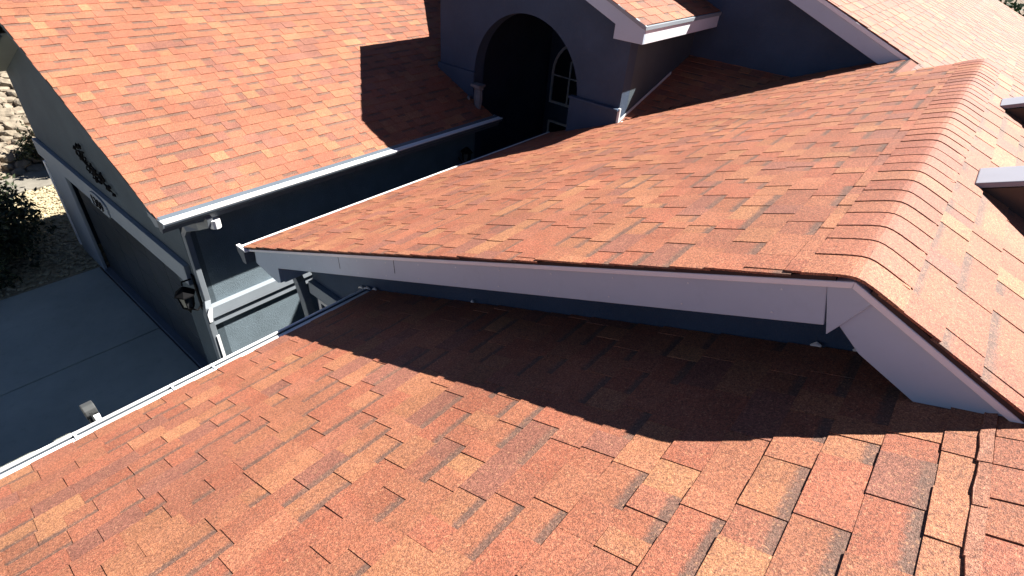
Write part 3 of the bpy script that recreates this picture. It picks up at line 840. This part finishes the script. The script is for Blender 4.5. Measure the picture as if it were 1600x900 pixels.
for cy, cz, dy, dz in ((4.33, -1.80, -.03, -.045), (4.29, -1.79, -.05, -.01), (4.24, -1.83, -.05, -.012), (4.76, -1.68, .03, .03), (4.69, -1.65, .01, .045), (4.62, -1.63, .015, .04)):
    MB().tube([W(.955, cy, cz), W(.952, cy + dy * .5, cz + dz * .5), W(.955, cy + dy, cz + dz)], [.004 * S, .012 * S, .002 * S], 6).build('leaf', m_black, o)

# house number plaque on the belt
o = thing('number_plaque', 'grey arched house number plaque on the belt over the garage door', 'sign', W(.93, 4.62, -2.06))
oy = 4.62
pts = [(.926, oy + .17, -2.10), (.926, oy - .17, -2.10), (.926, oy - .17, -2.03)] + [(.926, oy - .17 * math.cos(math.pi * i / 10), -2.03 + .06 * math.sin(math.pi * i / 10)) for i in range(1, 10)] + [(.926, oy + .17, -2.03)]
MB().prism(pts, (.012, 0, 0)).build('plate', m_belt, o, .002)
txt = bpy.data.curves.new('number_text', 'FONT'); txt.body = '1309'; txt.size = .115 * S; txt.extrude = .004; txt.align_x = 'CENTER'; txt.align_y = 'CENTER'
to = bpy.data.objects.new('number_text', txt); C.objects.link(to)
bpy.context.view_layer.update()
me = bpy.data.meshes.new_from_object(to.evaluated_get(bpy.context.evaluated_depsgraph_get()))
bpy.data.objects.remove(to)
me.materials.clear(); me.materials.append(m_black)
nu = link('numerals', me, o)
nu.rotation_euler = (math.pi / 2, 0, -math.pi / 2)
nu.location = W(.921, oy, -2.045) - o.location

# small hooded vent standing behind the foreground gutter
o = thing('vent_hood', 'small grey hooded vent pipe sticking up behind the foreground gutter', 'vent', W(.105, 1.78, -1.75))
MB().tube([W(.112, 1.735, -1.75), W(.112, 1.735, -1.45), W(.112, 1.735, -1.42)], .014 * S, 12).build('pipe', m_hood, o)
pr = [(-.005, -.015), (-.014, .008), (-.010, .026), (.006, .034), (.030, .030), (.034, .018), (.024, .0)]
MB().prism([(.096, 1.735 + a_, -1.437 + b_) for a_, b_ in pr], (.034, 0, 0)).build('hood', m_hood, o, .006)
MB().box(.112, .128, 1.696, 1.708, -1.445, -1.424).build('bracket', m_cover, o)

# ------------------------------------------------------------------ ground, driveway, gravel, rocks
def sheet(name, pts, z, mat, kind='structure'):
    vs = [Vector((x, y, z)) for x, y in pts]
    me = mesh_from(name, vs, [tuple(range(len(vs)))], mat)
    if me.polygons[0].normal.z < 0: me.flip_normals()
    o = link(name, me); o['kind'] = kind
    return o
def slab(name, x0, x1, y0, y1, z0, z1, mat, kind='structure', bevel=.01):
    vs = [Vector((x, y, z)) for x in (x0, x1) for y in (y0, y1) for z in (z0, z1)]
    me = mesh_from(name, vs, [(0, 1, 3, 2), (4, 6, 7, 5), (0, 4, 5, 1), (2, 3, 7, 6), (0, 2, 6, 4), (1, 5, 7, 3)], mat)
    o = link(name, me); o['kind'] = kind
    if bevel:
        md = o.modifiers.new('b', 'BEVEL'); md.width = bevel; md.segments = 2
    return o
sheet('ground', [(-900, -900), (900, -900), (900, 900), (-900, 900)], -.03, m_soil)
dw = bpy.data.objects.new('driveway', None); C.objects.link(dw); dw['kind'] = 'structure'
JY = 4.29 * S
k = 0
for (x0, x1) in ((-9, -5.2), (-5.2, -1.4), (-1.4, 1.78)):
    for (y0, y1) in ((2.6, JY), (JY, 10.56)):
        s_ = slab('concrete_slab', x0 + .008, x1 - .008, y0 + .008, y1 - .008, -.12, 0, m_concrete, 'x', .012)
        del s_['kind']; s_.parent = dw
slab('courtyard_floor', 1.85, 9.6, 4.1, 6.06, -.12, .005, m_concrete)
slab('door_threshold', 1.79, 1.93, 6.65, 10.4, -.1, .02, m_gutter)
slab('gravel_ground', -6, 12, 10.58, 14.6, -.1, -.012, m_gravel)
slab('garden_path', -6, 12, 14.62, 15.5, -.1, .03, m_path)
# gravel pebbles
bm = bmesh.new()
rnd = random.Random(3)
ico = bmesh.new(); bmesh.ops.create_icosphere(ico, subdivisions=1, radius=1)
iv = [v.co.copy() for v in ico.verts]; jf = [tuple(v.index for v in f.verts) for f in ico.faces]; ico.free()
vv, ff = [], []
for i in range(9000):
    x = rnd.uniform(-.6, 5.0); y = rnd.uniform(10.62, 14.6)
    s_ = rnd.uniform(.014, .034); a = rnd.uniform(0, 6.28); ca, sa = math.cos(a), math.sin(a); fl_ = rnd.uniform(.5, .9)
    n = len(vv)
    for v in iv:
        p = v * s_ * (1 + .25 * mnoise.noise(v * 2 + Vector((i, 0, 0)))); p.x *= 1.4
        vv.append(Vector((x + p.x * ca - p.y * sa, y + p.x * sa + p.y * ca, s_ * .3 + p.z * fl_)))
    ff += [tuple(q + n for q in f) for f in jf]
me = raw_mesh('gravel', vv, ff, m_pebble)
o = link('gravel', me); o['kind'] = 'stuff'; o['label'] = 'pale river gravel beside the driveway'; o['category'] = 'gravel'
# rock bank
bank = link('rock_bank', mesh_from('rock_bank', [Vector((-4, 15.5, -.1)), Vector((12, 15.5, -.1)), Vector((12, 28, 4.6)), Vector((-4, 28, 4.6)), Vector((-4, 28, -.2)), Vector((12, 28, -.2))],
            [(0, 1, 2, 3), (0, 3, 4), (1, 5, 2), (3, 2, 5, 4), (0, 4, 5, 1)], m_soil))
bank['kind'] = 'structure'
ico = bmesh.new(); bmesh.ops.create_icosphere(ico, subdivisions=2, radius=1)
iv2 = [v.co.copy() for v in ico.verts]; jf2 = [tuple(v.index for v in f.verts) for f in ico.faces]; ico.free()
stone_meshes = []
for k in range(14):
    vs = []
    for v in iv2:
        # flattened, blocky outline
        q = Vector((math.copysign(abs(v.x) ** .7, v.x), math.copysign(abs(v.y) ** .7, v.y), math.copysign(abs(v.z) ** .6, v.z)))
        q *= 1 + .28 * mnoise.noise(v * 1.3 + Vector((k * 7.1, 0, 0)))
        vs.append(Vector((q.x * .21, q.y * .15, q.z * .10)))
    me = mesh_from('stone', vs, jf2, m_stone); stone_meshes.append(me)
def stone_at(xx, yy):
    sc = rnd.uniform(.62, 1.0)
    loc = Vector((xx + rnd.uniform(-.03, .03), yy + rnd.uniform(-.04, .04), -.1 + (yy - 15.5) * .376 + rnd.uniform(.0, .05)))
    rot = (rnd.uniform(.1, .6), rnd.uniform(-.25, .25), rnd.uniform(-.5, .5) + (1.57 if rnd.random() < .2 else 0))
    return loc, rot, (sc, sc * rnd.uniform(.85, 1.2), sc)
cnt = 0; row = 0; yy = 15.55
fv, ff = [], []
while yy < 25:
    cx = 1.95 + .2 * (yy - 15.5)
    xx = -2.5 + (row % 2) * .14
    while xx < 7.5:
        loc, rot, sc = stone_at(xx, yy)
        if abs(xx - cx) < 1.02 and cnt < 300:
            o = link('stone', rnd.choice(stone_meshes), bank, loc)
            o.rotation_euler = rot; o.scale = sc; cnt += 1
        else:
            me = rnd.choice(stone_meshes)
            mt = Matrix.Translation(loc) @ Matrix.Rotation(rot[2], 4, 'Z') @ Matrix.Rotation(rot[0], 4, 'X') @ Matrix.Diagonal((*sc, 1))
            n = len(fv); fv += [mt @ v.co for v in me.vertices]; ff += [tuple(i + n for i in p.vertices) for p in me.polygons]
        xx += .31
    yy += .215; row += 1
o = link('outer_stones', raw_mesh('outer_stones', fv, ff, m_stone), bank); o['kind'] = 'stuff'

# ------------------------------------------------------------------ plants
def leafy(name, label, cat, base, blobs, nleaf, lsize, mat, trunk_h, seed, group=None, bare=False):
    r = random.Random(seed)
    o = thing(name, label, cat, Vector(base), group)
    vv, ff = [], []
    tot = sum(b[3] ** 2 for b in blobs)
    for (bx, by, bz, br) in blobs:
        for i in range(int(nleaf * br * br / tot)):
            d = Vector((r.gauss(0, 1), r.gauss(0, 1), r.gauss(0, 1))).normalized()
            rad = br * (r.random() ** .35) * (1 + .35 * mnoise.noise(d * 2.2 + Vector((seed, bx, by))))
            c = Vector((bx, by, bz)) + d * rad
            if mnoise.noise(c * 2.3) < -.22: continue
            a = Vector((r.gauss(0, 1), r.gauss(0, 1), r.gauss(0, .7))).normalized()
            b = a.orthogonal().normalized(); b.rotate(Matrix.Rotation(r.uniform(0, 6.28), 3, a))
            s_ = lsize * r.uniform(.6, 1.3)
            n = len(vv)
            vv += [c - a * s_, c + b * s_ * .42, c + a * s_, c - b * s_ * .42]
            ff.append((n, n + 1, n + 2, n + 3))
    me = raw_mesh('crown' if trunk_h > 1 else 'foliage', vv, ff, mat)
    link('crown' if trunk_h > 1 else 'foliage', me, o)
    mb = MB()
    B = Vector(base)
    if trunk_h > 0:
        mb.tube([B, B + Vector((.03, .02, trunk_h * .5)), B + Vector((0, .05, trunk_h))], [trunk_h * .05, trunk_h * .038, trunk_h * .02], 8)
    for (bx, by, bz, br) in blobs[:7]:
        e = Vector((bx, by, bz)) - Vector((0, 0, 0)) + B
        st = B + Vector((0, 0, max(trunk_h * .6, .02)))
        mb.tube([st, (st + e) / 2 + Vector((r.uniform(-.1, .1), 0, .05)), e], [trunk_h * .025 + .008, .01 + trunk_h * .01, .005], 6)
    tr = mb.build('trunk' if trunk_h > 1 else 'stem', m_bark, o)
    return o
leafy('shrub', 'dense dark green shrub between the driveway and the gravel at the left edge', 'shrub', (.74, 11.75, 0),
      [(0, 0, .6, .8), (-.6, .4, .8, .85), (.15, .9, .6, .7), (-.4, -.5, .55, .7), (-1.1, .1, .7, .9), (-.1, 1.5, .45, .6), (-.7, 1.6, .8, .9), (-.6, 2.4, .45, .55)], 34000, .05, m_leaf, .3, 5)
leafy('shrub', 'wispy shrub in front of the fieldstones by the garage corner', 'shrub', (2.45, 15.9, .1),
      [(0, 0, .35, .32), (.1, .2, .7, .28), (-.15, 0, .2, .25)], 900, .05, m_leaf, .2, 9)
leafy('tree', 'small green tree standing behind the garage', 'tree', (4.5, 14.7, 0),
      [(0, 0, 2.3, .8), (.5, .3, 2.0, .7), (-.5, .2, 1.9, .6), (-.9, .3, 1.6, .6)], 12000, .07, m_tleaf, 1.6, 12)

# trees past the far end of the upper roof
def ray_at(px, py, xx):
    c = ((px - 800) / FPX, (py - 450) / FPX, 1.0)
    d = [sum(RC[i][j] * c[i] for i in range(3)) for j in range(3)]
    t = xx / d[0]
    return Vector((d[0] * t, d[1] * t, d[2] * t))
for i, (bx, by, h, r_) in enumerate(((34, .5, 3.2, 1.9), (36.5, 2.8, 3.4, 2.1), (33, -2.2, 2.6, 1.7), (38, -1.2, 3.3, 2.2), (35, 5.5, 3.4, 2.1), (41, 2.5, 3.6, 2.6))):
    leafy('tree', ['round dark green tree just past the far roof edge', 'second dark tree past the far roof edge', 'lower dark tree right of the far roof edge',
                   'dark tree behind the others past the roof edge', 'dark tree farthest left past the upper roof', 'tall dark tree at the very back'][i], 'tree',
          (bx, by, 0), [(0, 0, h * .6, r_), (r_ * .5, r_ * .4, h * .5, r_ * .7), (-r_ * .5, .2, h * .5, r_ * .7), (.1, -r_ * .5, h * .45, r_ * .7)], 5000, .16, m_tleaf, 1.8, 20 + i, 'trees past the far roof edge')
